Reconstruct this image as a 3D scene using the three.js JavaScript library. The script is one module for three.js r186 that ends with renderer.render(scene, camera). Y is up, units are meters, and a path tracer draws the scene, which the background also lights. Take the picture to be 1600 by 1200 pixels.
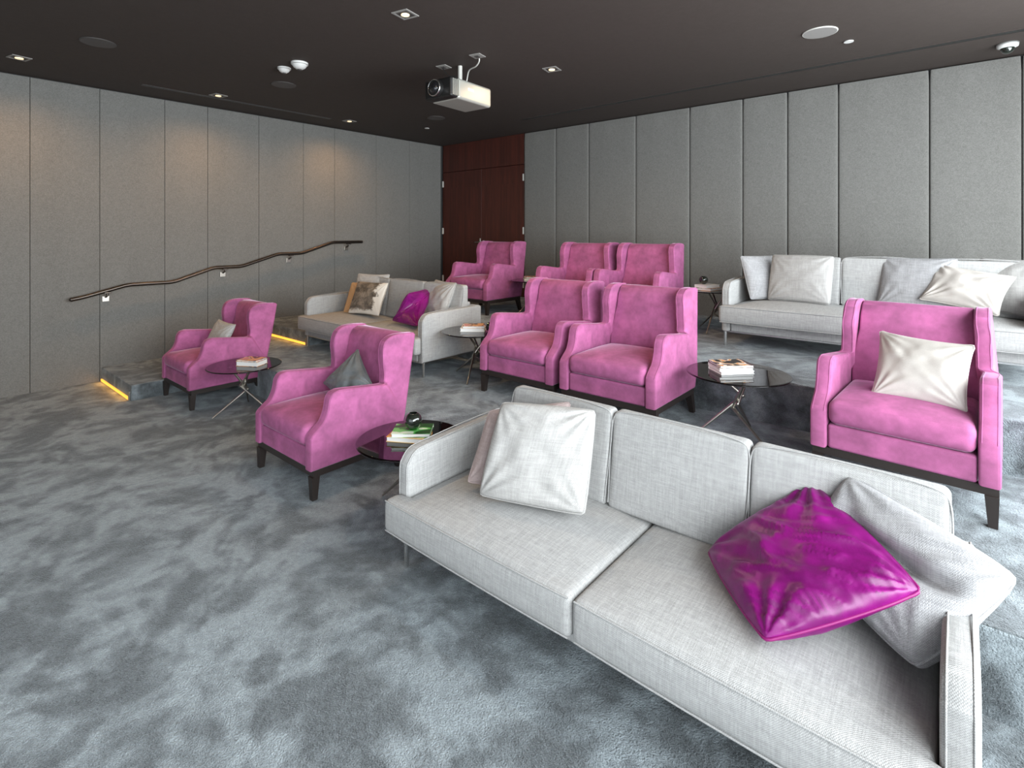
import * as THREE from 'three';
import { RoundedBoxGeometry } from 'three/addons/geometries/RoundedBoxGeometry.js';
import { mergeGeometries, mergeVertices, toCreasedNormals } from 'three/addons/utils/BufferGeometryUtils.js';
import { RectAreaLightUniformsLib } from 'three/addons/lights/RectAreaLightUniformsLib.js';

// ------------------------------------------------------------------ camera, light, exposure
const scene = new THREE.Scene();
const FOCAL = 826, HORIZON = 365;                     // pixels of the 1600x1200 frame
const camera = new THREE.PerspectiveCamera(2 * Math.atan(600 / FOCAL) * 180 / Math.PI, 1600 / 1200, 0.05, 100);
camera.position.set(7.117, 1.6, 6.439);
camera.rotation.y = Math.atan(700 / FOCAL);
camera.setViewOffset(1600, 1200, 0, 600 - HORIZON, 1600, 1200);   // shifted lens: upright lines stay upright

const renderer = new THREE.WebGLRenderer();
renderer.toneMapping = THREE.LinearToneMapping;
renderer.toneMappingExposure = 0.99;
renderer.shadowMap.enabled = true;
RectAreaLightUniformsLib.init();

scene.background = new THREE.Color().setRGB(1.6, 1.75, 2.0);      // pale overcast sky outside the windows

// room measures (metres): left wall x = 0, back wall z = 0
const CEIL = 3.18, TIER = 0.3, RISER1 = 4.083, RISER2 = 2.54, ROOM_X = 8.7, ROOM_Z = 9.0;
const WIN1 = { z0: 0.9, z1: 8.6, y0: 0.62, y1: 3.05 };            // window wall on the right, outside the frame
const WIN2 = { x0: 4.2, x1: 8.2, y0: 0.25, y1: 2.8 };             // window behind the camera
function areaLight(name, w, h, pos, look, color, intensity) {
  const l = new THREE.RectAreaLight(color, intensity, w, h);
  l.name = name; l.position.set(...pos); l.lookAt(...look); scene.add(l); return l;
}
areaLight('daylight_side', WIN1.z1 - WIN1.z0, WIN1.y1 - WIN1.y0, [ROOM_X - 0.03, (WIN1.y0 + WIN1.y1) / 2, (WIN1.z0 + WIN1.z1) / 2], [0, (WIN1.y0 + WIN1.y1) / 2, (WIN1.z0 + WIN1.z1) / 2], new THREE.Color().setRGB(0.92, 0.975, 1.0), 11.5);
areaLight('daylight_front', WIN2.x1 - WIN2.x0, WIN2.y1 - WIN2.y0, [(WIN2.x0 + WIN2.x1) / 2, (WIN2.y0 + WIN2.y1) / 2, ROOM_Z - 0.03], [(WIN2.x0 + WIN2.x1) / 2, (WIN2.y0 + WIN2.y1) / 2, 0], new THREE.Color().setRGB(1.0, 0.98, 0.94), 0.75);

// ------------------------------------------------------------------ helpers
function rng(seed) { let s = seed >>> 0; return () => { s = (s + 0x6D2B79F5) >>> 0; let t = s; t = Math.imul(t ^ (t >>> 15), t | 1); t ^= t + Math.imul(t ^ (t >>> 7), t | 61); return ((t ^ (t >>> 14)) >>> 0) / 4294967296; }; }
const lerp = (a, b, t) => a + (b - a) * t, clamp = (v, a, b) => Math.min(b, Math.max(a, v)), V = (x, y, z) => new THREE.Vector3(x, y, z);
const smooth = (a, b, x) => { const t = clamp((x - a) / (b - a), 0, 1); return t * t * (3 - 2 * t); };

// pixel of the photograph -> point on a plane of the room
const YAW = Math.atan(700 / 826), EYE = V(7.117, 1.6, 6.439);   // the photographer's stand, fixed
function ray(px, py) { const u = (px - 800) / FOCAL, v = -(py - HORIZON) / FOCAL, s = Math.sin(YAW), c = Math.cos(YAW); return V(-s + u * c, v, -c - u * s); }
const onY = (px, py, y) => { const d = ray(px, py); return EYE.clone().addScaledVector(d, (y - EYE.y) / d.y); };
const onX = (px, py, x) => { const d = ray(px, py); return EYE.clone().addScaledVector(d, (x - EYE.x) / d.x); };
const onZ = (px, py, z) => { const d = ray(px, py); return EYE.clone().addScaledVector(d, (z - EYE.z) / d.z); };

const used = {};
function numbered(name) { if (used[name] === undefined) { used[name] = 0; return name; } used[name]++; return name + '_' + String(used[name]).padStart(3, '0'); }
function shade(o) { o.traverse(m => { if (m.isMesh) { m.castShadow = true; m.receiveShadow = true; } }); return o; }
function part(parent, name, geo, mat, label) { const m = new THREE.Mesh(geo, mat); m.name = name; m.castShadow = m.receiveShadow = true; if (label) m.userData.label = label; parent.add(m); return m; }
function thing(name, label, category, pos = [0, 0, 0], turn = 0, group) { const g = new THREE.Group(); g.name = numbered(name); g.position.set(...pos); g.rotation.y = turn; g.userData = { label, category }; if (group) g.userData.group = group; scene.add(g); return g; }
function struct(name, geo, mat, label) { const m = new THREE.Mesh(geo, mat); m.name = name; m.userData = { kind: 'structure', label, category: name.split('_')[0] }; m.castShadow = m.receiveShadow = true; scene.add(m); return m; }
function dup(root, pos, turn, label) { const r = root.clone(); r.name = numbered(root.name.replace(/_\d{3}$/, '')); r.position.set(...pos); r.rotation.y = turn; r.userData = { ...root.userData, label }; scene.add(r); return r; }

// uv in metres from the dominant axis of every triangle
function boxUV(g) {
  const n = g.index ? g.toNonIndexed() : g; if (!n.attributes.normal) n.computeVertexNormals();
  const p = n.attributes.position, uv = new Float32Array(p.count * 2), a = V(), b = V(), c = V();
  for (let i = 0; i < p.count; i += 3) {
    a.fromBufferAttribute(p, i); b.fromBufferAttribute(p, i + 1); c.fromBufferAttribute(p, i + 2);
    const f = b.clone().sub(a).cross(c.clone().sub(a)), ax = Math.abs(f.x), ay = Math.abs(f.y), az = Math.abs(f.z);
    [a, b, c].forEach((q, k) => { const [u, v] = ax > ay && ax > az ? [q.z, q.y] : ay > az ? [q.x, q.z] : [q.x, q.y]; uv[(i + k) * 2] = u; uv[(i + k) * 2 + 1] = v; });
  }
  n.setAttribute('uv', new THREE.BufferAttribute(uv, 2)); return n;
}
function box(x0, x1, y0, y1, z0, z1) { const g = new THREE.BoxGeometry(x1 - x0, y1 - y0, z1 - z0); g.translate((x0 + x1) / 2, (y0 + y1) / 2, (z0 + z1) / 2); return boxUV(g); }
function rbox(x0, x1, y0, y1, z0, z1, r = 0.01, seg = 2) { const g = new RoundedBoxGeometry(x1 - x0, y1 - y0, z1 - z0, seg, r); g.translate((x0 + x1) / 2, (y0 + y1) / 2, (z0 + z1) / 2); return boxUV(g); }
function merged(list) { return mergeGeometries(list.map(g => { const n = g.index ? g.toNonIndexed() : g; for (const k of Object.keys(n.attributes)) if (!['position', 'normal', 'uv'].includes(k)) n.deleteAttribute(k); return n; })); }
function smoothed(g) { g.deleteAttribute('normal'); g.deleteAttribute('uv'); const m = mergeVertices(g, 1e-5); m.computeVertexNormals(); return m; }
// upholstered block: rounded box on a dense grid with a crowned top, shaped further by fn
function softBox(w, h, d, r, { crown = 0, front = 0, nx = 28, ny = 10, nz = 22, fn } = {}) {
  const g = new THREE.BoxGeometry(2, 2, 2, nx, ny, nz), p = g.attributes.position, e = t => Math.sign(t) * (1 - Math.pow(1 - Math.abs(t), 1.7));
  const H = [w / 2, h / 2, d / 2];
  for (let i = 0; i < p.count; i++) {
    const q = [e(p.getX(i)) * H[0], e(p.getY(i)) * H[1], e(p.getZ(i)) * H[2]], k = q.map((v, j) => clamp(v, -H[j] + r, H[j] - r)), n = V(q[0] - k[0], q[1] - k[1], q[2] - k[2]);
    if (n.length() > 1e-9) n.normalize().multiplyScalar(r);
    let o = V(k[0] + n.x, k[1] + n.y, k[2] + n.z);
    const bx = 1 - Math.pow(Math.abs(o.x) / H[0], 2.4), bz = 1 - Math.pow(Math.abs(o.z) / H[2], 2.4), by = 1 - Math.pow(Math.abs(o.y) / H[1], 2);
    if (o.y > 0) o.y += crown * bx * bz * (o.y / H[1]);
    if (o.z > 0) o.z += front * bx * by;
    if (fn) o = fn(o) || o;
    p.setXYZ(i, o.x, o.y, o.z);
  }
  return boxUV(smoothed(g));
}
function extrudeX(pts, x0, x1, bevel, seg = 3) {          // pts: [z, y] outline, extruded across x
  const s = new THREE.Shape(pts.map(([z, y]) => new THREE.Vector2(-z, y)));
  const g = new THREE.ExtrudeGeometry(s, { depth: x1 - x0 - 2 * bevel, bevelEnabled: bevel > 0, bevelThickness: bevel, bevelSize: bevel, bevelOffset: -bevel, bevelSegments: seg, curveSegments: 8 });
  g.translate(0, 0, bevel); g.rotateY(Math.PI / 2); g.translate(x0, 0, 0);
  return g;
}
function curve2(pts, n) { return new THREE.SplineCurve(pts.map(p => new THREE.Vector2(...p))).getPoints(n).map(p => [p.x, p.y]); }
function tube(pts, r, seg = 24, rad = 8, closed = false, tension) { return new THREE.TubeGeometry(new THREE.CatmullRomCurve3(pts.map(p => p.isVector3 ? p : V(...p)), closed, tension === undefined ? 'centripetal' : 'catmullrom', tension), seg, r, rad, closed); }
function bar(a, b, r0, r1 = r0, seg = 10) { const A = V(...a), B = V(...b), d = B.clone().sub(A), g = new THREE.CylinderGeometry(r1, r0, d.length(), seg); g.translate(0, d.length() / 2, 0); g.applyQuaternion(new THREE.Quaternion().setFromUnitVectors(V(0, 1, 0), d.normalize())); g.translate(...a); return g; }

// ------------------------------------------------------------------ textures
function lattice(seed, n) { const r = rng(seed), a = new Float32Array(n * n); for (let i = 0; i < n * n; i++) a[i] = r(); return a; }
function periodic(seed, n) { const a = lattice(seed, n); return (u, v) => { const x = u * n, y = v * n, i = Math.floor(x), j = Math.floor(y), fx = x - i, fy = y - j, sx = fx * fx * (3 - 2 * fx), sy = fy * fy * (3 - 2 * fy), w = k => ((k % n) + n) % n, i0 = w(i), i1 = w(i + 1), j0 = w(j) * n, j1 = w(j + 1) * n; return lerp(lerp(a[j0 + i0], a[j0 + i1], sx), lerp(a[j1 + i0], a[j1 + i1], sx), sy); }; }
function texture(size, metres, fn, srgb) {
  const d = new Uint8Array(size * size * 4);
  for (let j = 0; j < size; j++) for (let i = 0; i < size; i++) { const c = fn(i / size, j / size, i, j), k = (j * size + i) * 4; if (typeof c === 'number') d[k] = d[k + 1] = d[k + 2] = clamp(c, 0, 1) * 255; else { d[k] = clamp(c[0], 0, 1) * 255; d[k + 1] = clamp(c[1], 0, 1) * 255; d[k + 2] = clamp(c[2], 0, 1) * 255; } d[k + 3] = 255; }
  const t = new THREE.DataTexture(d, size, size); t.wrapS = t.wrapT = THREE.RepeatWrapping; t.magFilter = THREE.LinearFilter; t.minFilter = THREE.LinearMipmapLinearFilter; t.repeat.set(1 / metres, 1 / metres); if (srgb) t.colorSpace = THREE.SRGBColorSpace; t.needsUpdate = true; return t;
}
// carpet: cut pile brushed into lighter and darker strokes
const carpetTex = (() => {
  const a = periodic(1, 18), b = periodic(2, 40), c = periodic(3, 90), d = periodic(4, 7), e = periodic(5, 260), w1 = periodic(6, 12), w2 = periodic(7, 12), r = rng(8);
  return texture(2048, 4.4, (u, v) => {
    const uu = u + (w1(u, v) - .5) * .05, vv = v + (w2(u, v) - .5) * .05;
    let n = .20 * a(uu, vv) + .38 * b(uu, vv) + .26 * c(uu, vv) + .16 * d(u, v);
    n = smooth(.3, .7, n);
    const g = .345 + .23 * n + (e(u, v) - .5) * .08 + (r() - .5) * .16;
    return [g * .965, g * 1.03, g * 1.06];
  }, true);
})();
const pileTex = (() => { const a = periodic(11, 256), b = periodic(12, 64), r = rng(13); return texture(1024, 1.1, (u, v) => .4 * a(u, v) + .2 * b(u, v) + .4 * r()); })();
// woven upholstery: crossed threads with slubs
function weave(seed, base, amp, threads, metres) {
  const a = periodic(seed, 64), b = periodic(seed + 1, 24), r = rng(seed + 2), h = periodic(seed + 3, threads * 2), periodicRow = (u, v) => (h(u * .06, v) - .5) * .7 + (h(u, v * .06) - .5) * .7;
  return texture(512, metres, (u, v) => { const x = Math.sin(u * threads * Math.PI * 2), y = Math.sin(v * threads * Math.PI * 2), c = periodicRow(u, v), n = (x * y) * .8 + (a(u, v) - .5) * .25 + (b(u, v) - .5) * .12 + (r() - .5) * 1.1 + c; return base.map(k => k + amp * n); }, true);
}
const sofaTex = weave(21, [.63, .63, .625], .085, 72, 0.42), weaveBump = weave(25, [.5, .5, .5], .32, 72, 0.42); weaveBump.colorSpace = THREE.NoColorSpace;
const wallTexture = (seed, base) => { const a = periodic(seed, 220), b = periodic(seed + 1, 60), c = periodic(seed + 2, 9), r = rng(seed + 3); return texture(1024, 1.6, (u, v) => { const n = (a(u, v) - .5) * .045 + (b(u, v) - .5) * .015 + (c(u, v * .15) - .5) * .012 + (r() - .5) * .13; return base.map((k, i) => k + n); }, true); };
const wallTex = wallTexture(31, [.44, .437, .423]);
const velvetTex = (seed, base, amp) => { const a = periodic(seed, 10), b = periodic(seed + 1, 28), c = periodic(seed + 2, 70), r = rng(seed + 3), w = periodic(seed + 4, 6); return texture(1024, 1.0, (u, v) => { const q = (w(u, v) - .5) * .12, n = .45 * a(u + q, v - q) + .35 * b(u + q, v) + .2 * c(u, v) - .5, g = (r() - .5) * .05; return base.map(k => k * (1 + amp * n) + g); }, true); };
const grainTex = (() => { const a = periodic(41, 40), b = periodic(42, 160), r = rng(43); return texture(512, 1.2, (u, v) => { const n = .6 * a(u, v * .06) + .3 * b(u, v * .08) + .1 * r(); return [.20 + .13 * n, .09 + .055 * n, .065 + .04 * n]; }, true); })();
const ceilTex = (() => { const a = periodic(51, 30), r = rng(53); return texture(512, 1.0, (u, v) => { const n = (a(u, v) - .5) * .012 + (r() - .5) * .05; return [.225 + n, .19 + n, .172 + n]; }, true); })();

// ------------------------------------------------------------------ materials
const std = (o) => new THREE.MeshStandardMaterial(o), phys = (o) => new THREE.MeshPhysicalMaterial(o), rgb = (r, g, b) => new THREE.Color().setRGB(r, g, b);
const M = {
  carpet: phys({ map: carpetTex, bumpMap: pileTex, bumpScale: 0.012, roughness: 1, sheen: 1, sheenRoughness: 0.5, sheenColor: rgb(.72, .78, .82) }),
  sofa: std({ map: sofaTex, bumpMap: weaveBump, bumpScale: 0.0012, roughness: 0.95 }),
  wall: std({ map: wallTex, roughness: 0.95 }),
  groove: std({ color: rgb(.05, .05, .05), roughness: 1 }),
  ceiling: std({ map: ceilTex, roughness: 0.8 }),
  plain: std({ color: rgb(.3, .3, .29), roughness: 0.9 }),
  pink: phys({ map: velvetTex(61, [.615, .335, .50], .34), roughness: 0.9, sheen: 1, sheenRoughness: 0.42, sheenColor: rgb(.9, .72, .92) }),
  wood: std({ map: grainTex, roughness: 0.55 }),
  darkWood: std({ color: rgb(.022, .016, .014), roughness: 0.45 }),
  chrome: std({ color: rgb(.75, .75, .74), metalness: 1, roughness: 0.22 }),
  nickel: std({ color: rgb(.5, .47, .42), metalness: 1, roughness: 0.3 }),
  bronze: std({ color: rgb(.10, .085, .075), metalness: 1, roughness: 0.33 }),
  smoked: phys({ color: rgb(.16, .12, .13), transmission: 1, thickness: 0, roughness: 0.03, ior: 1.5 }),
  blackGlass: phys({ color: rgb(.012, .016, .012), roughness: 0.06, clearcoat: 1 }),
  white: std({ color: rgb(.78, .78, .76), roughness: 0.6 }),
  trimGrey: std({ color: rgb(.26, .25, .235), roughness: 0.5 }),
  offwhite: std({ color: rgb(.55, .54, .5), roughness: 0.5 }),
  ceilWhite: std({ color: rgb(.62, .62, .6), roughness: 0.45 }),
  grilleDark: std({ color: rgb(.05, .045, .043), roughness: 0.7 }),
  black: std({ color: rgb(.012, .012, .012), roughness: 0.4 }),
  silver: std({ color: rgb(.42, .42, .38), roughness: 0.38, metalness: 0.35 }),
  lens: phys({ color: rgb(.01, .01, .012), roughness: 0.03, clearcoat: 1 }),
  led: std({ color: rgb(.9, .5, .1), emissive: rgb(1, .42, .05), emissiveIntensity: 1.6, roughness: .6 }),
  lamp: std({ color: rgb(.9, .8, .6), emissive: rgb(1, .72, .4), emissiveIntensity: 1.2, roughness: .5 }),
  pane: phys({ color: rgb(.97, .98, .98), transmission: 1, thickness: 0, roughness: 0, ior: 1.45 }),
  mullion: std({ color: rgb(.1, .1, .1), roughness: .5 }),
};
const fabric = (seed, base, amp, o = {}) => phys({ map: velvetTex(seed, base, amp), roughness: .85, ...o });
M.linen = std({ map: weave(71, [.64, .635, .625], .07, 72, .42), bumpMap: weaveBump, bumpScale: .001, roughness: .95 });
M.linenGrey = std({ map: weave(75, [.585, .585, .59], .08, 72, .42), bumpMap: weaveBump, bumpScale: .0012, roughness: .95 });
M.taupe = std({ map: weave(79, [.62, .56, .55], .06, 72, .42), bumpMap: weaveBump, bumpScale: .001, roughness: .95 });
M.magenta = fabric(81, [.45, .03, .385], .5, { roughness: .4, sheen: .8, sheenRoughness: .3, sheenColor: rgb(.9, .2, .8) });
M.magentaTrim = std({ color: rgb(.22, .004, .12), roughness: .5 });
M.satin = fabric(86, [.72, .70, .675], .1, { roughness: .5, sheen: .5, sheenRoughness: .4, sheenColor: rgb(.8, .8, .8) });
M.greyVelvet = fabric(91, [.36, .38, .39], .45, { roughness: .55, sheen: 1, sheenRoughness: .35, sheenColor: rgb(.6, .65, .7) });
M.hide = (() => { const a = periodic(121, 7), b = periodic(122, 26), c = periodic(123, 90), r = rng(124); const t = texture(256, 1, (u, v) => { const n = a(u, v) * .5 + b(u, v) * .3 + c(u, v) * .2, edge = Math.max(smooth(.74, .84, u + (n - .5) * .35), smooth(.14, .05, v + (n - .5) * .16)), k = .5 + (n - .5) * .75 + (r() - .5) * .1; return [lerp(.66 * k + .08, .80, edge), lerp(.60 * k + .075, .78, edge), lerp(.53 * k + .07, .74, edge)]; }, true); return phys({ map: t, roughness: .6, sheen: .5, sheenRoughness: .4, sheenColor: rgb(.6, .58, .55) }); })();
M.tan = std({ color: rgb(.42, .25, .12), roughness: .8 });

// ------------------------------------------------------------------ the setting
const floorShape = boxUV(new THREE.BoxGeometry(ROOM_X + .3, .1, ROOM_Z - RISER1 + .15).translate((ROOM_X) / 2, -.05, (ROOM_Z + .15 + RISER1) / 2));
const floor = struct('floor', floorShape, M.carpet, 'dark slate carpet with brushed pile in front of the tiers');
part(floor, 'tier', rbox(0, ROOM_X, -.1, TIER, RISER2 - .02, RISER1, .015), M.carpet);
part(floor, 'tier', rbox(0, ROOM_X, -.1, TIER * 2, -.05, RISER2, .015), M.carpet);
part(floor, 'step', rbox(0.002, 1.08, -.02, TIER / 2, RISER1 - .02, 4.94, .012), M.carpet);
part(floor, 'step', rbox(0.002, 1.35, TIER - .02, TIER * 1.5, RISER2 - .02, 3.29, .012), M.carpet);

struct('ceiling', box(-.15, ROOM_X + .15, CEIL, CEIL + .15, -.15, ROOM_Z + .15), M.ceiling, 'dark brown painted ceiling');

const wallLeft = struct('wall_left', box(-.2, -.03, -.1, CEIL, -.15, ROOM_Z + .15), M.groove, 'grey fabric panelled wall with flat upright panels and handrail');
{
  const zs = [0.02, .725, 1.395, 2.132, 2.625, 3.25, 3.877, 4.341, 4.955, 5.519, 6.2, 6.9, 7.6, 8.3, 9.0];
  for (let i = 0; i + 1 < zs.length; i++) part(wallLeft, 'panel', rbox(-.032, 0, -.02, CEIL - .012, zs[i] + .0018, zs[i + 1] - .0018, .004, 2), M.wall);
}
const wallBack = struct('wall_back', box(1.9, ROOM_X + .15, -.1, CEIL, -.2, -.05), M.groove, 'grey wall of padded upright fabric panels behind the top tier');
{
  const xs = [1.905, 2.512, 3.086, 3.818, 4.55, 5.182, 5.657, 6.142, 6.893, 7.533, 8.15, 8.7];
  const pad = (x0, x1) => { const g = softBox(x1 - x0, CEIL - .58, .09, .02, { front: .004, nx: 14, ny: 8, nz: 6 }); g.translate((x0 + x1) / 2, (CEIL + .56) / 2, -.045); return g; };
  for (let i = 0; i + 1 < xs.length; i++) part(wallBack, 'panel', pad(xs[i] + .002, xs[i + 1] - .002), M.wall);
}
// right wall with its window, and the wall behind the camera
const wallRight = struct('wall_right', merged([box(ROOM_X, ROOM_X + .2, -.1, WIN1.y0, -.15, ROOM_Z + .15), box(ROOM_X, ROOM_X + .2, WIN1.y1, CEIL, -.15, ROOM_Z + .15), box(ROOM_X, ROOM_X + .2, WIN1.y0, WIN1.y1, -.15, WIN1.z0), box(ROOM_X, ROOM_X + .2, WIN1.y0, WIN1.y1, WIN1.z1, ROOM_Z + .15)]), M.plain, 'grey wall around the long side window');
const wallFront = struct('wall_front', merged([box(-.15, ROOM_X, -.1, WIN2.y0, ROOM_Z, ROOM_Z + .15), box(-.15, ROOM_X, WIN2.y1, CEIL, ROOM_Z, ROOM_Z + .15), box(-.15, WIN2.x0, WIN2.y0, WIN2.y1, ROOM_Z, ROOM_Z + .15), box(WIN2.x1, ROOM_X, WIN2.y0, WIN2.y1, ROOM_Z, ROOM_Z + .15)]), M.plain, 'grey front wall with a window of three panes');
{
  const w = struct('window_1', merged([box(ROOM_X + .06, ROOM_X + .12, WIN1.y0, WIN1.y0 + .05, WIN1.z0, WIN1.z1), box(ROOM_X + .06, ROOM_X + .12, WIN1.y1 - .05, WIN1.y1, WIN1.z0, WIN1.z1), ...[0, 1, 2, 3, 4, 5].map(i => { const z = lerp(WIN1.z0 + .03, WIN1.z1 - .03, i / 5); return box(ROOM_X + .06, ROOM_X + .12, WIN1.y0 + .05, WIN1.y1 - .05, z - .03, z + .03); })]), M.mullion, 'long window of five panes in dark frame');
  for (let i = 0; i < 5; i++) part(w, 'pane', box(ROOM_X + .088, ROOM_X + .092, WIN1.y0 + .05, WIN1.y1 - .05, lerp(WIN1.z0 + .03, WIN1.z1 - .03, i / 5) + .03, lerp(WIN1.z0 + .03, WIN1.z1 - .03, (i + 1) / 5) - .03), M.pane);
  const v = struct('window_2', merged([box(WIN2.x0, WIN2.x1, WIN2.y0, WIN2.y0 + .05, ROOM_Z + .06, ROOM_Z + .12), box(WIN2.x0, WIN2.x1, WIN2.y1 - .05, WIN2.y1, ROOM_Z + .06, ROOM_Z + .12), ...[0, 1, 2, 3].map(i => { const x = lerp(WIN2.x0 + .03, WIN2.x1 - .03, i / 3); return box(x - .03, x + .03, WIN2.y0 + .05, WIN2.y1 - .05, ROOM_Z + .06, ROOM_Z + .12); })]), M.mullion, 'window of three panes in dark frame');
  for (let i = 0; i < 3; i++) part(v, 'pane', box(lerp(WIN2.x0 + .03, WIN2.x1 - .03, i / 3) + .03, lerp(WIN2.x0 + .03, WIN2.x1 - .03, (i + 1) / 3) - .03, WIN2.y0 + .05, WIN2.y1 - .05, ROOM_Z + .088, ROOM_Z + .092), M.pane);
}
// double door of dark wood in the back corner, with a header panel above it
{
  const d = struct('door_1', box(-.03, 1.9, .5, CEIL, -.2, -.07), M.darkWood, 'tall dark brown wooden double door in the back corner');
  const leaf = (x0, x1) => part(d, 'door_leaf', rbox(x0, x1, TIER * 2 + .008, 2.687, -.075, -.02, .004), M.wood);
  const l1 = leaf(.012, .967), l2 = leaf(.973, 1.89);
  part(d, 'header_panel', rbox(.012, 1.89, 2.695, CEIL - .004, -.075, -.022, .004), M.wood);
  for (const y of [2.485, 1.646, .8]) { part(l1, 'hinge', rbox(.004, .034, y - .055, y + .055, -.022, -.004, .003), M.offwhite, 'pale metal hinge'); part(l2, 'hinge', rbox(1.872, 1.893, y - .055, y + .055, -.022, -.004, .003), M.offwhite, 'pale metal hinge'); }
  part(l2, 'lever_handle', merged([bar([1.02, 1.46, -.022], [1.02, 1.46, .035], .011), bar([1.02, 1.46, .03], [.86, 1.452, .03], .009), boxUV(new THREE.CylinderGeometry(.026, .026, .008, 16).rotateX(Math.PI / 2).translate(1.02, 1.46, -.016))].map(g => boxUV(g))), M.nickel, 'brushed metal lever handle');
  part(l1, 'lock_plate', rbox(.93, .955, 1.43, 1.52, -.022, -.008, .003), M.nickel, 'narrow metal lock plate');
}

// amber step lights under the nosings of the two half steps
function stepLight(x1, y, z, label) {
  const t = thing('step_light', label, 'light', [0, y, z], 0, 'amber step lights');
  part(t, 'light_strip', rbox(.03, x1 - .03, .004, .03, .001, .014, .004), M.led, 'glowing amber strip');
  part(t, 'end_cap', rbox(x1 - .03, x1 - .01, .0, .085, .001, .016, .003), M.nickel);
  const l = new THREE.RectAreaLight(new THREE.Color().setRGB(1, .45, .08), 7, x1 - .1, .05);
  l.position.set(x1 / 2, y + .03, z + .02); l.lookAt(x1 / 2, y - .4, z + .7); l.name = 'step_glow'; scene.add(l);
}
stepLight(1.07, 0, 4.94, 'amber light strip along the foot of the step on the lower floor');
stepLight(1.34, TIER, 3.29, 'amber light strip along the foot of the step on the middle tier');

// ------------------------------------------------------------------ handrail on the left wall
{
  const P = [[112, 468], [130, 465], [200, 444], [271, 440], [335, 417], [378, 416], [435, 397], [472, 396], [520, 378.5], [565, 378]].map(([x, y]) => onX(x, y, .085));
  const ys = [.915, .93, 1.033, 1.033, 1.18, 1.18, 1.325, 1.325, 1.472, 1.472]; P.forEach((p, i) => { p.y = ys[i]; });
  const t = thing('handrail', 'slim dark bronze handrail climbing the flat panelled wall in four kinked flights', 'handrail', [0, 0, 0]);
  const pts = []; P.forEach((p, i) => { if (i === 0 || i === P.length - 1) { pts.push(p); return; } const a = P[i - 1], b = P[i + 1]; pts.push(p.clone().lerp(a, .03 / p.distanceTo(a)), p.clone().lerp(b, .03 / p.distanceTo(b))); });
  const path = new THREE.CurvePath(); for (let i = 0; i + 1 < pts.length; i++) path.add(new THREE.LineCurve3(pts[i], pts[i + 1]));
  part(t, 'rail', boxUV(new THREE.TubeGeometry(path, 220, .021, 10)), M.bronze);
  for (const e of [P[0], P[P.length - 1]]) part(t, 'end_cap', boxUV(new THREE.SphereGeometry(.023, 12, 8).translate(e.x, e.y, e.z)), M.bronze);
  for (const [px, py] of [[168, 452], [352, 417], [455, 397], [545, 379]]) {
    const q = onX(px, py, .085), i = P.findIndex((p, k) => k > 0 && p.z <= q.z), y = lerp(P[i - 1].y, P[i].y, (P[i - 1].z - q.z) / (P[i - 1].z - P[i].z));
    const b = part(t, 'bracket', boxUV(merged([bar([.085, y - .015, q.z], [.085, y - .05, q.z], .011), bar([.085, y - .05, q.z], [.02, y - .075, q.z], .011), rbox(.066, .104, y - .032, y - .016, q.z - .03, q.z + .03, .004)])), M.bronze);
    part(b, 'wall_plate', rbox(.001, .016, y - .125, y - .065, q.z - .032, q.z + .032, .003), M.nickel, 'pale square wall plate');
  }
}

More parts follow.
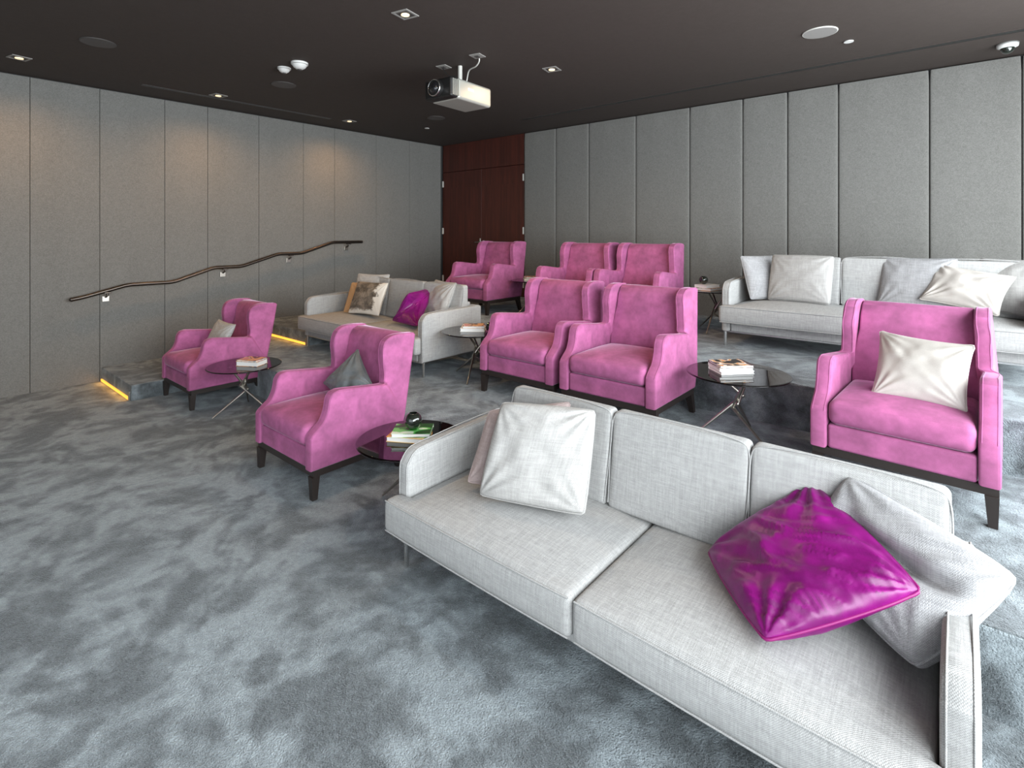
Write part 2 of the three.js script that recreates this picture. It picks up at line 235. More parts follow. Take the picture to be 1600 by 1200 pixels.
// ------------------------------------------------------------------ sofas
const SOFA = { hw: 1.045, arm: .075, front: .425, armFront: .335, back: -.425 };
function makeSofa(label) {
  const t = thing('sofa', label, 'sofa', [0, 0, 0], 0, 'grey three-back sofas');
  const inner = SOFA.hw - SOFA.arm;
  part(t, 'base_frame', rbox(-inner + .004, inner - .004, .135, .215, -.36, .335, .012), M.sofa);
  for (const s of [-1, 1]) {
    const a = [...curve2([[SOFA.armFront, .135], [SOFA.armFront, .46], [SOFA.armFront - .012, .52], [SOFA.armFront - .055, .562], [SOFA.armFront - .12, .572]], 16), [SOFA.back + .04, .585], [SOFA.back, .565], [SOFA.back, .135]];
    const g = extrudeX(a, s > 0 ? inner : -SOFA.hw, s > 0 ? SOFA.hw : -inner, .018, 4);
    const arm = part(t, 'armrest', boxUV(toCreasedNormals(g, .7)), M.sofa);
    for (const x of [inner + .012, SOFA.hw - .012]) { const e = a.slice(0, -1).map(([z, y]) => V(s * x, y - .001, z - .0)); part(arm, 'piping', boxUV(tube([V(s * x, .2, SOFA.armFront), ...e.slice(6)], .0028, 60, 5)), M.sofa); }
  }
  // seat cushions: their fronts reach past the arms, behind that they fit between them
  for (const s of [-1, 1]) {
    const w = SOFA.hw - .002, cx = s * (w / 2 + .001), shape = o => { const x = o.x + cx, lim = inner - .003, z = o.z + .075; const k = smooth(.352, .338, z); const ax = Math.abs(x); if (k > 0 && ax > .5) o.x = Math.sign(x) * (.5 + (ax - .5) * lerp(1, (lim - .5) / (SOFA.hw - .5), k)) - cx; return o; };
    const g = softBox(w, .15, .70, .028, { crown: .04, front: .008, nx: 40, ny: 8, nz: 44, fn: shape }); g.translate(cx, .29, .075);
    const c = part(t, 'seat_cushion', g, M.sofa);
    const z = .425 - .006, y0 = .358, line = (y, zz) => { const p = []; for (let i = 0; i <= 20; i++) { const u = lerp(-1, 1, i / 20), b = 1 - Math.pow(Math.abs(u), 2.4); p.push(V(cx + u * (w / 2 - .012), y + .0 * b, zz + .006 * b)); } return p; };
    part(c, 'piping', boxUV(tube(line(y0, z), .0035, 60, 6)), M.sofa); part(c, 'piping', boxUV(tube(line(.222, z), .0035, 60, 6)), M.sofa);
  }
  part(t, 'back_frame', rbox(-inner, inner, .135, .62, -.345, -.302, .015), M.sofa);
  // three back cushions leaning on the frame
  for (let i = 0; i < 3; i++) {
    const bw = .597, x = .0925 + (i - 1) * .598;
    const frontAt = y => lerp(-.165, -.232, clamp((y - .39) / .4, 0, 1)), wedge = o => { const y = o.y + .58, f = frontAt(y), b = -.30, k = (o.z + .07) / .14; o.z = lerp(b, f, k) + .001; return o; };
    const g = softBox(bw - .004, .42, .14, .028, { front: .01, nx: 22, ny: 22, nz: 10, fn: wedge }); g.translate(x, .58, 0);
    const c = part(t, 'back_cushion', boxUV(g), M.sofa);
    const rim = []; for (const [u, v] of [[-1, -.9], [-1, .9], [-.92, 1], [.92, 1], [1, .9], [1, -.9]]) { const y = .58 + v * .205; rim.push(V(x + u * (bw / 2 - .008), y, frontAt(y) - .006)); }
    part(c, 'piping', boxUV(tube(rim, .0035, 80, 5)), M.sofa);
  }
  for (const [x, z] of [[-1.02, .305], [1.02, .305], [-1.02, -.37], [1.02, -.37]]) part(t, 'leg', boxUV(new THREE.CylinderGeometry(.013, .012, .137, 14).translate(x, .0685, z)), M.chrome, 'slim chrome leg');
  part(t, 'underframe', merged([box(-1.03, 1.03, .122, .136, .295, .315), box(-1.03, 1.03, .122, .136, -.38, -.36), box(-1.03, -1.01, .122, .136, -.36, .295), box(1.01, 1.03, .122, .136, -.36, .295)]), M.chrome);
  return t;
}
const sofa1 = makeSofa('light grey fabric sofa on the lower floor in front of the first riser'); sofa1.position.set(6.11, 0, 4.525);
dup(sofa1, [2.4, TIER, 3.005], 0, 'light grey fabric sofa on the middle tier beside the panelled wall and step');
dup(sofa1, [6.53, TIER * 2, 1.275], 0, 'light grey fabric sofa on the top tier along the padded wall');

// ------------------------------------------------------------------ wingback armchairs
function makeChair(label) {
  const t = thing('wingback_armchair', label, 'armchair', [0, 0, 0], 0, 'pink velvet wingback armchairs');
  const HW = .375, T = .078, F = .375, zd = d => F - d;
  const outline = [[0, .18], [0, .372], ...curve2([[.012, .392], [.05, .425], [.085, .455], [.112, .515], [.125, .58], [.148, .614], [.19, .625]], 22), [.51, .588], ...curve2([[.535, .588], [.549, .603], [.552, .66], [.543, .75], [.548, .82], [.575, .868], [.63, .893], [.70, .898]], 26), [.81, .89], [.825, .878], [.775, .62], [.70, .35], [.66, .18]];
  const slim = (y, d) => 1 - (.09 * smooth(.57, .60, y) + .03 * smooth(.61, .9, y)) * smooth(.525, .548, d);
  const narrow = g => { const p = g.attributes.position; for (let i = 0; i < p.count; i++) { const y = p.getY(i), z = p.getZ(i); p.setX(i, p.getX(i) * slim(y, F - z)); } return toCreasedNormals(g, .7); };
  for (const s of [-1, 1]) {
    const g = extrudeX(outline.map(([d, y]) => [zd(d), y]), s > 0 ? HW - T : -HW, s > 0 ? HW : -HW + T, .013, 3);
    const side = part(t, 'side_panel', boxUV(narrow(g)), M.pink);
    for (const x of [HW - .012, HW - T + .012]) { const pts = outline.slice(1, -4).map(([d, y]) => { const k = 1 - slim(y, d); return V(s * x * (1 - k), y - .0015, zd(d) - .0015); }); part(side, 'piping', boxUV(tube(pts, .0035, 110, 5)), M.pink); }
  }
  const iw = HW - T - .002;
  part(t, 'front_rail', rbox(-iw, iw, .18, .305, -.20, F - .012, .015, 3), M.pink);
  const seat = softBox(iw * 2 - .004, .125, .60, .04, { crown: .035, front: .012, nx: 28, ny: 10, nz: 26 }); seat.translate(0, .37, zd(.295));
  const c = part(t, 'seat_cushion', seat, M.pink);
  const bp = [[.58, .2], [.58, .37], [.61, .55], [.645, .72], [.662, .82], [.69, .868], [.735, .888], [.797, .883], [.81, .87], [.76, .62], [.688, .35], [.648, .2]];
  const back = extrudeX(bp.map(([d, y]) => [zd(d), y]), -iw + .001, iw - .001, .012, 3);
  part(t, 'backrest', boxUV(narrow(back)), M.pink);
  part(t, 'base_frame', merged([box(-HW + .008, HW - .008, .14, .18, F - .06, F - .02), box(-HW + .008, HW - .008, .14, .18, zd(.645), zd(.605)), box(-HW + .008, -HW + .055, .14, .18, zd(.605), F - .06), box(HW - .055, HW - .008, .14, .18, zd(.605), F - .06)]), M.darkWood, 'dark wooden base frame');
  for (const sx of [-1, 1]) for (const f of [1, 0]) {
    const g = new THREE.BoxGeometry(.05, .14, .05, 1, 1, 1), p = g.attributes.position;
    for (let i = 0; i < p.count; i++) if (p.getY(i) < 0) p.setXYZ(i, p.getX(i) * .66 + sx * (f ? .004 : .01), p.getY(i), p.getZ(i) * .66 + (f ? .004 : -.035));
    g.computeVertexNormals(); g.translate(sx * (HW - .032), .07, f ? F - .034 : zd(.617));
    part(t, 'leg', boxUV(g), M.darkWood, 'dark wooden leg');
  }
  return t;
}
const chair1 = makeChair('pink velvet wingback armchair with dark grey velvet cushion beside the black glass orb table'); chair1.position.set(3.805, 0, 4.44);
dup(chair1, [1.46, 0, 4.315], 0, 'pink velvet wingback armchair holding a small white cushion beside the lower step');
dup(chair1, [4.46, TIER, 2.905], 0, 'pink velvet wingback armchair on the middle tier nearer the grey sofa with magenta cushion');
dup(chair1, [5.275, TIER, 2.925], 0, 'pink velvet wingback armchair on the middle tier beside the round glass table with magazines');
dup(chair1, [6.9, TIER, 2.915], -.05, 'pink velvet wingback armchair with pale satin cushion on the middle tier');
dup(chair1, [2.36, TIER * 2, 1.36], 0, 'pink velvet wingback armchair on the top tier in front of the wooden door');
dup(chair1, [3.76, TIER * 2, 1.36], 0, 'pink velvet wingback armchair of the top tier pair, the one nearer the door');
dup(chair1, [4.53, TIER * 2, 1.36], 0, 'pink velvet wingback armchair of the top tier pair, the one nearer the grey sofa');

// ------------------------------------------------------------------ glass side tables
function makeTable(label) {
  const t = thing('side_table', label, 'side table', [0, 0, 0], 0, 'round smoked glass side tables');
  const top = new THREE.LatheGeometry([[0, .408], [.300, .408], [.308, .411], [.31, .414], [.308, .417], [.300, .42], [0, .42]].map(p => new THREE.Vector2(...p)), 72);
  part(t, 'glass_top', boxUV(top), M.smoked, 'round smoked glass top');
  [0, 1, 2].forEach(i => {
    const a = i * Math.PI * 2 / 3, h = [.19, .27, .23][i], dir = (r, q = 0) => [Math.cos(a + q) * r, Math.sin(a + q) * r];
    const [fx, fz] = dir(.27), [bx, bz] = dir(.035, Math.PI * .9), [tx, tz] = dir(.12, .35), [mx, mz] = dir(.02, .4);
    const leg = merged([bar([fx, .004, fz], [bx, h, bz], .006, .012), bar([bx, h, bz], [tx, .404, tz], .012, .007), new THREE.SphereGeometry(.0125, 10, 8).translate(bx, h, bz), bar([bx, h, bz], [mx * .2, .235, mz * .2], .010, .010)].map(g => boxUV(g)));
    const l = part(t, 'leg', leg, M.nickel, 'bent branch-like metal leg');
    part(l, 'pad', boxUV(new THREE.CylinderGeometry(.018, .018, .004, 14).translate(tx, .406, tz)), M.nickel);
  });
  return t;
}
const table1 = makeTable('round smoked glass table with white book between the two lower pink armchairs');
table1.position.set(2.19, 0, 4.36); table1.rotation.y = -1.57;
const TB = [
  [4.70, 0, 4.487, -1.05, 'round smoked glass table with green book and black orb beside the lower sofa'],
  [6.04, TIER, 2.955, -.52, 'round smoked glass table with magazines between middle tier armchairs'],
  [3.762, TIER, 2.985, 1.0, 'round smoked glass table between the middle tier sofa and armchair'],
  [5.196, TIER * 2, .93, .5, 'round smoked glass table on the top tier beside the grey sofa'],
  [3.06, TIER * 2, 1.2, .2, 'round smoked glass table on the top tier between the door chair and the chair pair'],
];
for (const [x, y, z, a, l] of TB) { const t = dup(table1, [x, y, z], a, l); if (x > 5 && x < 5.5) t.scale.set(.9, 1, .9); }

// books: cover, pages, spine
function book(w, h, d, pos, turn, coverMat, label, group) {
  const t = thing('book', label, 'book', pos, turn, group);
  part(t, 'cover', merged([box(-w / 2, w / 2, 0, .0025, -d / 2, d / 2), box(-w / 2, w / 2, h - .0025, h, -d / 2, d / 2), box(-w / 2, -w / 2 + .003, .0025, h - .0025, -d / 2, d / 2)]), coverMat);
  part(t, 'pages', box(-w / 2 + .004, w / 2 - .004, .0026, h - .0026, -d / 2 + .004, d / 2 - .004), M.white, 'white page block');
  return t;
}
const blotch = (seed, cols) => { const a = periodic(seed, 5), b = periodic(seed + 1, 9); return std({ map: texture(128, .3, (u, v) => { const n = a(u, v) * .65 + b(u, v) * .35, k = clamp(Math.floor(smooth(.2, .8, n) * cols.length), 0, cols.length - 1); return cols[k]; }, true), roughness: .4 }); };
const greenCover = blotch(101, [[.1, .3, .1], [.2, .55, .2], [.45, .75, .4], [.85, .9, .8]]), magazine = blotch(105, [[.15, .12, .12], [.8, .72, .6], [.9, .55, .2], [.9, .88, .85], [.3, .2, .2]]), orangeCover = blotch(109, [[.85, .55, .2], [.9, .7, .35], [.92, .8, .6]]), whiteCover = std({ color: rgb(.8, .8, .78), roughness: .4 }), pinkCover = blotch(113, [[.8, .5, .5], [.9, .85, .8], [.35, .25, .25], [.85, .65, .45]]);
const T0 = .421;
book(.15, .042, .21, [2.25, T0, 4.32], -1.05, pinkCover, 'thick white book with colourful cover on the table between lower armchairs');
book(.15, .012, .2, [2.255, T0 + .0425, 4.322], -1.1, pinkCover, 'thin colourful magazine atop the thick white book');
book(.16, .028, .22, [4.69, T0, 4.49], -1.05, orangeCover, 'book with orange cover under the green book');
book(.16, .022, .22, [4.70, T0 + .0285, 4.475], -.85, greenCover, 'book with green leafy cover under the black orb');
book(.165, .018, .22, [6.0, TIER + T0, 2.955], -.75, whiteCover, 'white book at the bottom of the magazine stack');
book(.165, .02, .22, [5.995, TIER + T0 + .0185, 2.95], -.8, whiteCover, 'white book in the middle of the magazine stack');
book(.165, .016, .22, [5.998, TIER + T0 + .039, 2.952], -.78, magazine, 'magazine with dark and orange cover on top of its stack');
book(.16, .03, .22, [3.74, TIER + T0, 3.0], -.9, whiteCover, 'white book on the table beside the middle tier sofa');
book(.15, .02, .2, [3.745, TIER + T0 + .0305, 3.0], -.8, pinkCover, 'printed book atop the white book beside the middle tier sofa');
book(.17, .025, .23, [5.15, TIER * 2 + T0, .98], -.2, pinkCover, 'pale book at the bottom of the pair beside the top tier sofa');
book(.15, .03, .2, [5.13, TIER * 2 + T0 + .0255, .985], -.35, whiteCover, 'white book under the glass orb beside the top tier sofa');
book(.16, .022, .22, [3.03, TIER * 2 + T0, 1.22], -.8, greenCover, 'teal book on the table of the top tier chairs');
book(.15, .022, .2, [3.035, TIER * 2 + T0 + .0225, 1.22], -.7, pinkCover, 'pink and white book atop the teal book');
// hollow round glass votives
function orb(pos, r, label) {
  const t = thing('glass_orb', label, 'glass orb', pos, 0, 'black glass orbs on the tables');
  const prof = []; for (let i = 0; i <= 22; i++) { const a = lerp(-1.25, 1.05, i / 22); prof.push(new THREE.Vector2(Math.cos(a) * r, r * .95 + Math.sin(a) * r)); } prof.unshift(new THREE.Vector2(0, prof[0].y)); const e = prof[prof.length - 1]; prof.push(new THREE.Vector2(e.x * .9, e.y)); for (let i = 0; i <= 10; i++) { const a = lerp(1.0, -1.2, i / 10); prof.push(new THREE.Vector2(Math.cos(a) * r * .88, r * .95 + Math.sin(a) * r * .88)); } prof.push(new THREE.Vector2(0, r * .13));
  part(t, 'bowl', boxUV(new THREE.LatheGeometry(prof, 40)), M.blackGlass);
  return t;
}
orb([4.705, T0 + .051, 4.475], .05, 'black glass orb standing on the green book');
orb([3.885, TIER + T0, 2.93], .042, 'black glass orb behind the white books beside the middle tier sofa');
orb([5.09, TIER * 2 + T0 + .056, .975], .045, 'black glass orb on the books beside the top tier sofa');
orb([3.19, TIER * 2 + T0, 1.09], .042, 'black glass orb on the table of the top tier chairs');

// ------------------------------------------------------------------ cushions
// corners run bottom left, bottom right, top right, top left; the cover swells along the mid-surface normal
function cushion(name, label, C, thick, mat, { pinch = .06, wrinkle = .006, seed = 1, trim = mat, sag = 0, fold = 0, group, pipe = .0045, soft = .42, backBulge = 1, ownUV = false, round = .03, folds = 0 } = {}) {
  const c = C.map(p => p.isVector3 ? p : V(...p)), mid = V(0, 0, 0); c.forEach(p => mid.addScaledVector(p, .25));
  const base = V(mid.x, Math.min(...c.map(p => p.y)), mid.z), t = thing(name, label, 'cushion', [base.x, base.y, base.z], 0, group);
  const N = folds ? 84 : 44, fz = periodic(seed * 13 + 7, 8), fz2 = periodic(seed * 13 + 8, 20), r = rng(seed * 77 + 5), ph = [0, 1, 2, 3].map(() => [r() * 6.28, 5 + Math.floor(r() * 4)]), nz = periodic(seed * 13 + 3, 5), nz2 = periodic(seed * 13 + 4, 11);
  const at = (u, v) => { // u, v in -1..1
    const q = 1 - round * Math.pow(Math.abs(u * v), 5), pu = q * u * (1 - pinch * (1 - v * v)), pv = q * v * (1 - pinch * (1 - u * u)), a = (pu + 1) / 2, b = (pv + 1) / 2;
    return c[0].clone().multiplyScalar((1 - a) * (1 - b)).addScaledVector(c[1], a * (1 - b)).addScaledVector(c[2], a * b).addScaledVector(c[3], (1 - a) * b).sub(base);
  };
  const normalAt = (u, v) => at(u + .02, v).sub(at(u - .02, v)).cross(at(u, v + .02).sub(at(u, v - .02))).normalize();
  const swell = (u, v, side) => {
    const e = (1 - u * u) * (1 - v * v); let h = thick / 2 * Math.pow(Math.max(e, 0), soft) * (1 - sag * v * .3) * (side > 0 ? 1 : backBulge);
    let w = 0; [[-1, -1], [1, -1], [1, 1], [-1, 1]].forEach(([cu, cv], i) => { const dx = u - cu, dy = v - cv, d = Math.hypot(dx, dy), th = Math.atan2(Math.abs(dy), Math.abs(dx)); w += Math.sin(th * ph[i][1] * 2.2 + ph[i][0] + side) * Math.exp(-d * d / .55) * smooth(0, .35, d); });
    w += (nz((u + 1) / 2, (v + 1) / 2 + side * .37) - .5) * 1.4 + (nz2((u + 1) / 2 + .2, (v + 1) / 2 + side * .2) - .5) * .6;
    if (folds && side > 0) { const s = u * .83 + v * .55, c = v * .83 - u * .55, ridge = q => Math.pow(1 - Math.abs(2 * q - 1), 2.2), p = s * .5 + .06 * Math.sin(c * 2.4 + 1); w += folds * (ridge(fz(p + .5, c * .11 + .4)) * 1.1 + ridge(fz2(p + .3, c * .13 + .1)) * .55 - .6) * smooth(1.6, .2, Math.abs(c + .3)) + folds * .5 * ridge(fz2(u * .55 + .5, v * .1)) * smooth(-.45, -.95, v); }
    return h + wrinkle * w * Math.pow(Math.max(e, 0), .35);
  };
  const foldAt = (u, v) => fold ? -fold * Math.exp(-Math.pow((v - .12 - .25 * u * u + .1 * u) / .13, 2)) * smooth(-1, -.2, u) * Math.pow(1 - u * u * .8, .5) : 0;
  const geos = [1, -1].map(side => {
    const pos = [], idx = [], g1 = k => Math.sin((k / N - .5) * Math.PI);
    for (let j = 0; j <= N; j++) for (let i = 0; i <= N; i++) { const u = g1(i), v = g1(j), p = at(u, v).addScaledVector(normalAt(u, v), side * swell(u, v, side) + (side > 0 ? foldAt(u, v) * (1 - u * u) * (1 - v * v) : 0)); pos.push(p.x, p.y, p.z); }
    for (let j = 0; j < N; j++) for (let i = 0; i < N; i++) { const a = j * (N + 1) + i, b = a + 1, d = a + N + 1, e = d + 1; side > 0 ? idx.push(a, b, e, a, e, d) : idx.push(a, e, b, a, d, e); }
    const g = new THREE.BufferGeometry(); g.setAttribute('position', new THREE.Float32BufferAttribute(pos, 3)); g.setIndex(idx); return g;
  });
  const g = mergeVertices(mergeGeometries(geos), 1e-5); g.computeVertexNormals();
  let cover; if (ownUV) { const ug = geos.map(q => { const uv = []; for (let j = 0; j <= N; j++) for (let i = 0; i <= N; i++) uv.push((Math.sin((i / N - .5) * Math.PI) + 1) / 2, (Math.sin((j / N - .5) * Math.PI) + 1) / 2); q.setAttribute('uv', new THREE.Float32BufferAttribute(uv, 2)); q.computeVertexNormals(); return q; }); cover = mergeGeometries(ug); } else cover = boxUV(g);
  part(t, 'cover', cover, mat);
  const rim = []; for (const [u0, v0, u1, v1] of [[-1, -1, 1, -1], [1, -1, 1, 1], [1, 1, -1, 1], [-1, 1, -1, -1]]) for (let k = 0; k < 10; k++) rim.push(at(lerp(u0, u1, k / 10), lerp(v0, v1, k / 10)));
  if (pipe) part(t, 'piping', boxUV(tube(rim, pipe, 120, 6, true)), trim);
  return t;
}
// a cushion standing on its lower edge: base centre, width, height, yaw (radians), lean back (radians), roll
function standing(name, label, [x, y, z], w, h, thick, mat, yaw, lean, roll, o = {}) {
  const q = new THREE.Quaternion().setFromEuler(new THREE.Euler(-lean, yaw, 0, 'YXZ')), rl = new THREE.Quaternion().setFromAxisAngle(V(0, 0, 1), roll);
  let C = [[-w / 2, -h / 2], [w / 2, -h / 2], [w / 2, h / 2], [-w / 2, h / 2]].map(([a, b]) => V(a, b, 0).applyQuaternion(rl));
  const low = Math.min(...C.map(p => p.y)); C = C.map(p => { p.y -= low; return p.applyQuaternion(q).add(V(x, y, z)); });
  return cushion(name, label, C, thick, mat, o);
}
const S1 = .405, S2 = TIER + .405, S3 = TIER * 2 + .405, CH = .43;
// lower sofa
const quad = (bl, br, tr, tl, yb, yt) => [onY(...bl, yb), onY(...br, yb), onY(...tr, yt), onY(...tl, yt)];
cushion('cushion', 'large pale linen cushion standing in front of a taupe one on the lower sofa', quad([748, 774], [914, 806], [931, 641], [784, 628], .43, .80), .15, M.linen, { seed: 3, wrinkle: .011, pinch: .0, soft: .3, round: .035, backBulge: .6 });
cushion('cushion', 'taupe linen cushion half hidden behind the large pale one on the lower sofa', [onY(729, 754, .425), onY(860, 772, .425), onY(893, 627, .785), onY(764, 641, .725)], .11, M.taupe, { seed: 5, wrinkle: .01, pinch: .03, round: .04 });
cushion('cushion', 'magenta velvet cushion with piped edge lying on the lower sofa', [onY(1195, 1003, .435), onY(1443, 925, .60), onY(1272, 755, .69), onY(1105, 862, .435)], .14, M.magenta, { seed: 7, wrinkle: .012, folds: 1.5, trim: M.magentaTrim, pinch: -.035, pipe: .005, round: .03, soft: .36 });
cushion('cushion', 'big grey linen cushion slumped over the arm of the lower sofa behind the magenta one', [[6.70, .46, 4.36], [7.03, .435, 4.67], onY(1600, 905, .66), onY(1325, 738, .77)], .17, M.linenGrey, { seed: 9, wrinkle: .012, fold: .085, pinch: .0, soft: .26, round: .06 });
// middle tier sofa
standing('cushion', 'pale cushion standing behind the brown fur cushion on the middle tier sofa', [1.93, S2, 2.92], .44, .46, .12, M.linen, .35, .4, 0, { seed: 11 });
standing('cushion', 'tan cushion showing only its edge beside the brown fur cushion', [2.0, S2 + .01, 3.05], .42, .35, .08, M.tan, .3, .42, 0, { seed: 12, pinch: .02 });
standing('cushion', 'brown grey fur cushion on the middle tier sofa', [2.15, S2 + .01, 3.09], .46, .38, .12, M.hide, .2, .42, 0, { seed: 13, ownUV: true, pipe: 0 });
cushion('cushion', 'magenta velvet cushion propped on the middle tier sofa', [onY(613, 501, S2 + .03), onY(652, 510, S2 + .03), onY(681, 448, S2 + .31), onY(638, 459, S2 + .31)], .11, M.magenta, { seed: 15, wrinkle: .007, folds: .8, trim: M.magenta, round: .03, pinch: .02, soft: .34 });
standing('cushion', 'pale grey cushion leaning behind the magenta one on the middle tier sofa', [3.02, S2, 2.88], .46, .44, .14, M.linen, -.25, .4, 0, { seed: 17, wrinkle: .012 });
// top tier sofa
standing('cushion', 'grey cushion turned sideways behind the large white one on the top tier sofa', [5.79, S3, 1.24], .40, .41, .13, M.linenGrey, .95, .35, 0, { seed: 19, pinch: .02 });
standing('cushion', 'large white cushion standing upright on the top tier sofa', [6.04, S3, 1.33], .5, .42, .16, M.linen, -.1, .3, 0, { seed: 21, pinch: .01, soft: .34 });
standing('cushion', 'light grey cushion standing behind the satin cushion on the top tier sofa', [6.84, S3, 1.2], .5, .44, .15, M.linenGrey, -.1, .42, 0, { seed: 23 });
standing('cushion', 'grey satin cushion with creased corners tilted on the top tier sofa', [7.13, S3 + .01, 1.36], .48, .36, .15, M.satin, -.15, .68, -.2, { seed: 25, wrinkle: .014, pinch: .1 });
standing('cushion', 'pale cushion beside the satin cushion, against the window arm of the top tier sofa', [7.34, S3, 1.12], .42, .44, .15, M.linen, -.5, .4, 0, { seed: 27 });
// armchairs
cushion('cushion', 'pale satin cushion with piped edge on an armchair seat', quad([1362, 617], [1510, 643], [1522, 541], [1376, 518], TIER + CH + .015, TIER + CH + .315), .14, M.satin, { seed: 29, wrinkle: .009, pinch: .06, round: 0 });
cushion('cushion', 'dark grey velvet cushion standing on its corner in an armchair', [[3.93, .455, 4.455], [4.065, .545, 4.295], [3.765, .755, 4.225], [3.62, .525, 4.41]], .12, M.greyVelvet, { seed: 31, wrinkle: .01, pinch: .05, round: 0 });
standing('cushion', 'small white cushion in the armchair by the lower step', [1.47, CH, 4.36], .36, .30, .11, M.linen, .1, .45, -.06, { seed: 33, pinch: .08 });

// ------------------------------------------------------------------ ceiling fittings
function disc(r, h, seg = 40) { return boxUV(new THREE.CylinderGeometry(r, r, h, seg)); }
for (const [x, z, where, big] of [[1.687, 5.319, 'near the handrail wall, farthest from the door'], [1.649, 3.731, 'beside the smoke detectors'], [1.663, 1.61, 'near the door below the projector'], [6.279, 1.718, 'above the top tier sofa']].map(a => a)) {
  const t = thing('ceiling_speaker', 'round flush ceiling speaker grille ' + where, 'speaker', [x, CEIL, z], 0, 'round ceiling speakers');
  part(t, 'rim', boxUV(new THREE.TorusGeometry(.118, .006, 8, 48).rotateX(Math.PI / 2).translate(0, -.003, 0)), x > 5 ? M.offwhite : M.grilleDark);
  part(t, 'grille', disc(.116, .008).translate(0, -.005, 0), x > 5 ? std({ color: rgb(.22, .21, .2), roughness: .8 }) : std({ color: rgb(.085, .077, .073), roughness: .8 }));
}
for (const [x, z, where, on] of [[4.071, 4.033, 'in front of the projector', 1], [.674, 5.679, 'close to the handrail wall, farthest from the door', 1], [.65, 4.0, 'close to the handrail wall, the middle one of its row', 1], [.584, 2.256, 'close to the handrail wall, nearest the door', 1], [4.125, 2.318, 'behind the projector', 1]]) {
  const t = thing('downlight', 'small square recessed downlight ' + where, 'downlight', [x, CEIL, z], .2, 'square ceiling downlights'), s = .07;
  part(t, 'trim', merged([box(-s, s, -.006, 0, -s, -s + .016), box(-s, s, -.006, 0, s - .016, s), box(-s, -s + .016, -.006, 0, -s + .016, s - .016), box(s - .016, s, -.006, 0, -s + .016, s - .016)]), M.trimGrey);
  part(t, 'baffle', box(-s + .016, s - .016, -.003, 0, -s + .016, s - .016), M.grilleDark);
  part(t, 'lamp', disc(.03, .006, 24).translate(0, -.007, 0), on ? M.lamp : M.offwhite);
  if (on) { const l = new THREE.SpotLight(x > 2 ? new THREE.Color().setRGB(1, .68, .4) : new THREE.Color().setRGB(1, .55, .22), x > 2 ? (z > 3 ? 4.5 : 8) : 4.5, 0, 1.42, 1, 2); l.position.set(x, CEIL - .02, z); l.target.position.set(x > 2 ? x : x + .1, 0, z); l.castShadow = true; l.name = 'downlight_beam'; scene.add(l, l.target); }
}
for (const [x, z, s, where] of [[2.458, 3.98, 1, 'the larger of the pair'], [2.203, 3.999, .8, 'the smaller of the pair']]) {
  const t = thing('smoke_detector', 'white domed smoke detector on the ceiling, ' + where, 'smoke detector', [x, CEIL, z], 0);
  t.scale.setScalar(s);
  part(t, 'base', disc(.075, .018).translate(0, -.009, 0), M.ceilWhite);
  part(t, 'dome', boxUV(new THREE.LatheGeometry([[0.0001, -.062], [.03, -.06], [.052, -.045], [.066, -.024], [.068, -.018], [0.0001, -.018]].map(p => new THREE.Vector2(...p)), 32)), M.ceilWhite);
  part(t, 'sensor', disc(.018, .012, 20).translate(0, -.066, 0), M.grilleDark, 'dark sensor button');
}
{
  const t = thing('security_camera', 'white dome security camera on the ceiling above the padded wall', 'camera', [7.418, CEIL, .424]);
  part(t, 'housing', boxUV(new THREE.LatheGeometry([[0.0001, -.04], [.05, -.04], [.068, -.03], [.074, 0], [0.0001, 0]].map(p => new THREE.Vector2(...p)), 32)), M.ceilWhite);
  part(t, 'dome', boxUV(new THREE.SphereGeometry(.046, 24, 12, 0, Math.PI * 2, Math.PI / 2, Math.PI / 2).translate(0, -.04, 0)), M.blackGlass, 'dark camera dome');
}
for (const [x, z, where] of [[6.421, 1.346, 'beside the speaker above the top tier sofa'], [1.032, 1.228, 'near the door']]) {
  const t = thing('sprinkler_cover', 'tiny white sprinkler cover plate ' + where, 'sprinkler', [x, CEIL, z], 0, 'ceiling sprinkler covers');
  part(t, 'plate', disc(.035, .006, 24).translate(0, -.006, 0), M.ceilWhite); part(t, 'stem', disc(.02, .003, 16).translate(0, -.0015, 0), M.nickel);
}
{ // slot diffusers let into the ceiling
  const a = thing('slot_diffuser', 'long dark linear air slot in the ceiling along the padded wall', 'air slot', [5.1, CEIL, .75]);
  part(a, 'frame', merged([box(-2.6, 2.6, -.004, 0, -.05, -.04), box(-2.6, 2.6, -.004, 0, .04, .05)]), M.ceiling); part(a, 'slot', box(-2.6, 2.6, -.002, 0, -.04, .04), M.black);
  const b = thing('slot_diffuser', 'long dark linear air slot in the ceiling along the handrail wall', 'air slot', [.5, CEIL, 3.6]);
  part(b, 'frame', merged([box(-.03, -.024, -.004, 0, -1.1, 1.1), box(.024, .03, -.004, 0, -1.1, 1.1)]), M.grilleDark); part(b, 'slot', box(-.024, .024, -.002, 0, -1.1, 1.1), M.black);
}
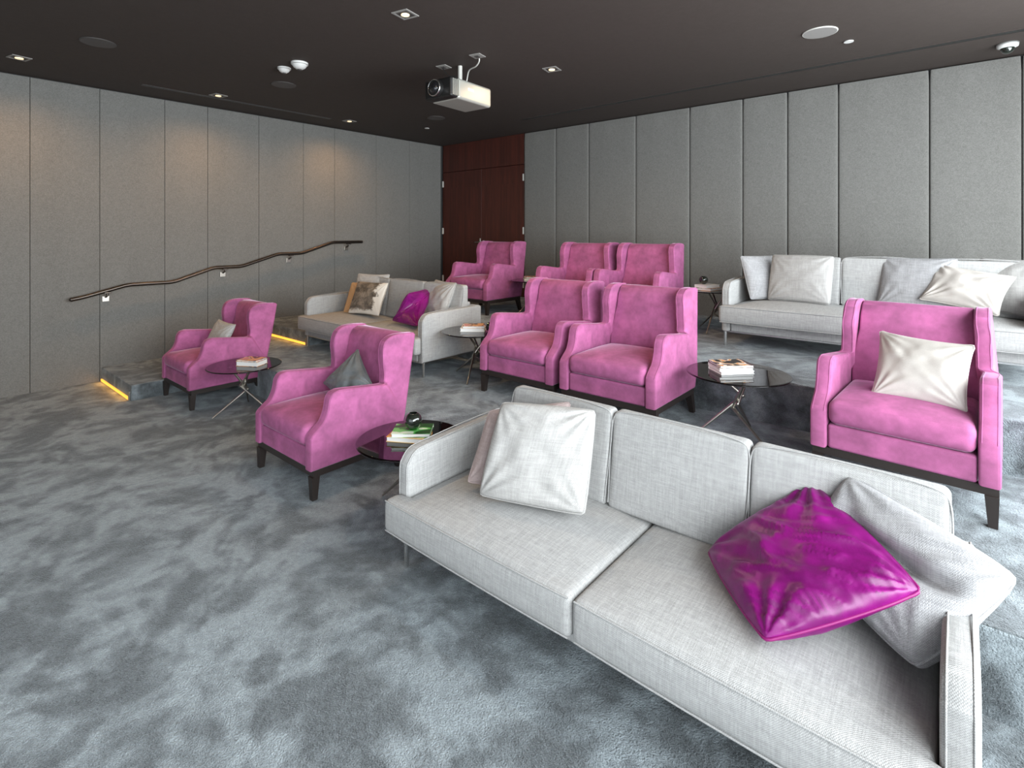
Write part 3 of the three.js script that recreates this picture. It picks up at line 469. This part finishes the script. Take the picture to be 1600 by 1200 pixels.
{ // projector hung from the ceiling, lens towards the screen end of the room
  const t = thing('projector', 'silver grey projector hanging from the dark ceiling with large lens', 'projector', [3.52, 2.81, 2.97], .06);
  const w = .34, h = .185, d = .56;
  part(t, 'body', rbox(-w / 2, w / 2, 0, h, -d / 2, d / 2 - .09, .025, 4), M.silver);
  const f = part(t, 'front_bezel', rbox(-w / 2 + .004, w / 2 - .004, .004, h - .004, d / 2 - .1, d / 2, .02, 3), M.black, 'black front bezel');
  for (let i = 0; i < 5; i++) part(f, 'vent_fin', box(w / 2 - .006, w / 2 + .003, .02, h - .02, d / 2 - .098 + i * .018, d / 2 - .091 + i * .018), M.silver);
  const ring = part(t, 'lens', boxUV(new THREE.CylinderGeometry(.07, .075, .06, 40).rotateX(Math.PI / 2).translate(0, h / 2, d / 2 + .02)), M.black, 'black lens barrel');
  part(ring, 'lens_ring', boxUV(new THREE.TorusGeometry(.071, .007, 10, 48).translate(0, h / 2, d / 2 + .045)), M.chrome, 'chrome lens ring');
  part(ring, 'lens_glass', boxUV(new THREE.SphereGeometry(.07, 32, 12, 0, Math.PI * 2, 0, .85).rotateX(Math.PI / 2).translate(0, h / 2, d / 2 + .002)), M.lens, 'dark lens glass');
  part(t, 'badge', rbox(w / 2 - .002, w / 2 + .0015, .095, .12, -.02, .06, .001), M.white, 'pale name plate');
  for (let i = 0; i < 5; i++) part(t, 'connector', rbox(.03 + (i % 2) * .03, .06 + (i % 2) * .03, h - .004, h + .014, -.16 + i * .05, -.13 + i * .05, .003), i % 2 ? M.black : M.offwhite);
  part(t, 'mount_plate', rbox(-.11, .11, h, h + .012, -.12, .08, .003), M.offwhite);
  part(t, 'mount_pole', boxUV(new THREE.CylinderGeometry(.02, .02, CEIL - 2.81 - h - .012, 16).translate(0, (CEIL - 2.81 + h + .012) / 2, -.02)), M.offwhite, 'pale ceiling pole');
  part(t, 'cable', boxUV(tube([[.06, h + .01, -.04], [.08, h + .06, -.03], [.14, h + .11, .01], [.27, h + .115, .06], [.325, h + .14, .085], [.33, CEIL - 2.81 - .022, .09]], .006, 40, 7)), M.offwhite, 'pale cable');
  part(t, 'cable', boxUV(tube([[.0, h + .012, 0], [-.02, h + .08, .02], [-.08, h + .09, .05], [-.13, CEIL - 2.81 - .022, .08]], .005, 40, 7)), M.black, 'black cable');
}
for (const [x, z, where] of [[3.85, 3.06, 'taking the pale projector cable'], [3.39, 3.04, 'taking the black projector cable']]) {
  const t = thing('outlet_plate', 'square ceiling outlet plate ' + where, 'outlet', [x, CEIL, z], .2, 'ceiling outlets at the projector');
  part(t, 'plate', rbox(-.055, .055, -.008, 0, -.055, .055, .003), M.trimGrey); part(t, 'socket', rbox(-.02, .02, -.014, -.008, -.02, .02, .002), M.grilleDark);
}

renderer.render(scene, camera);
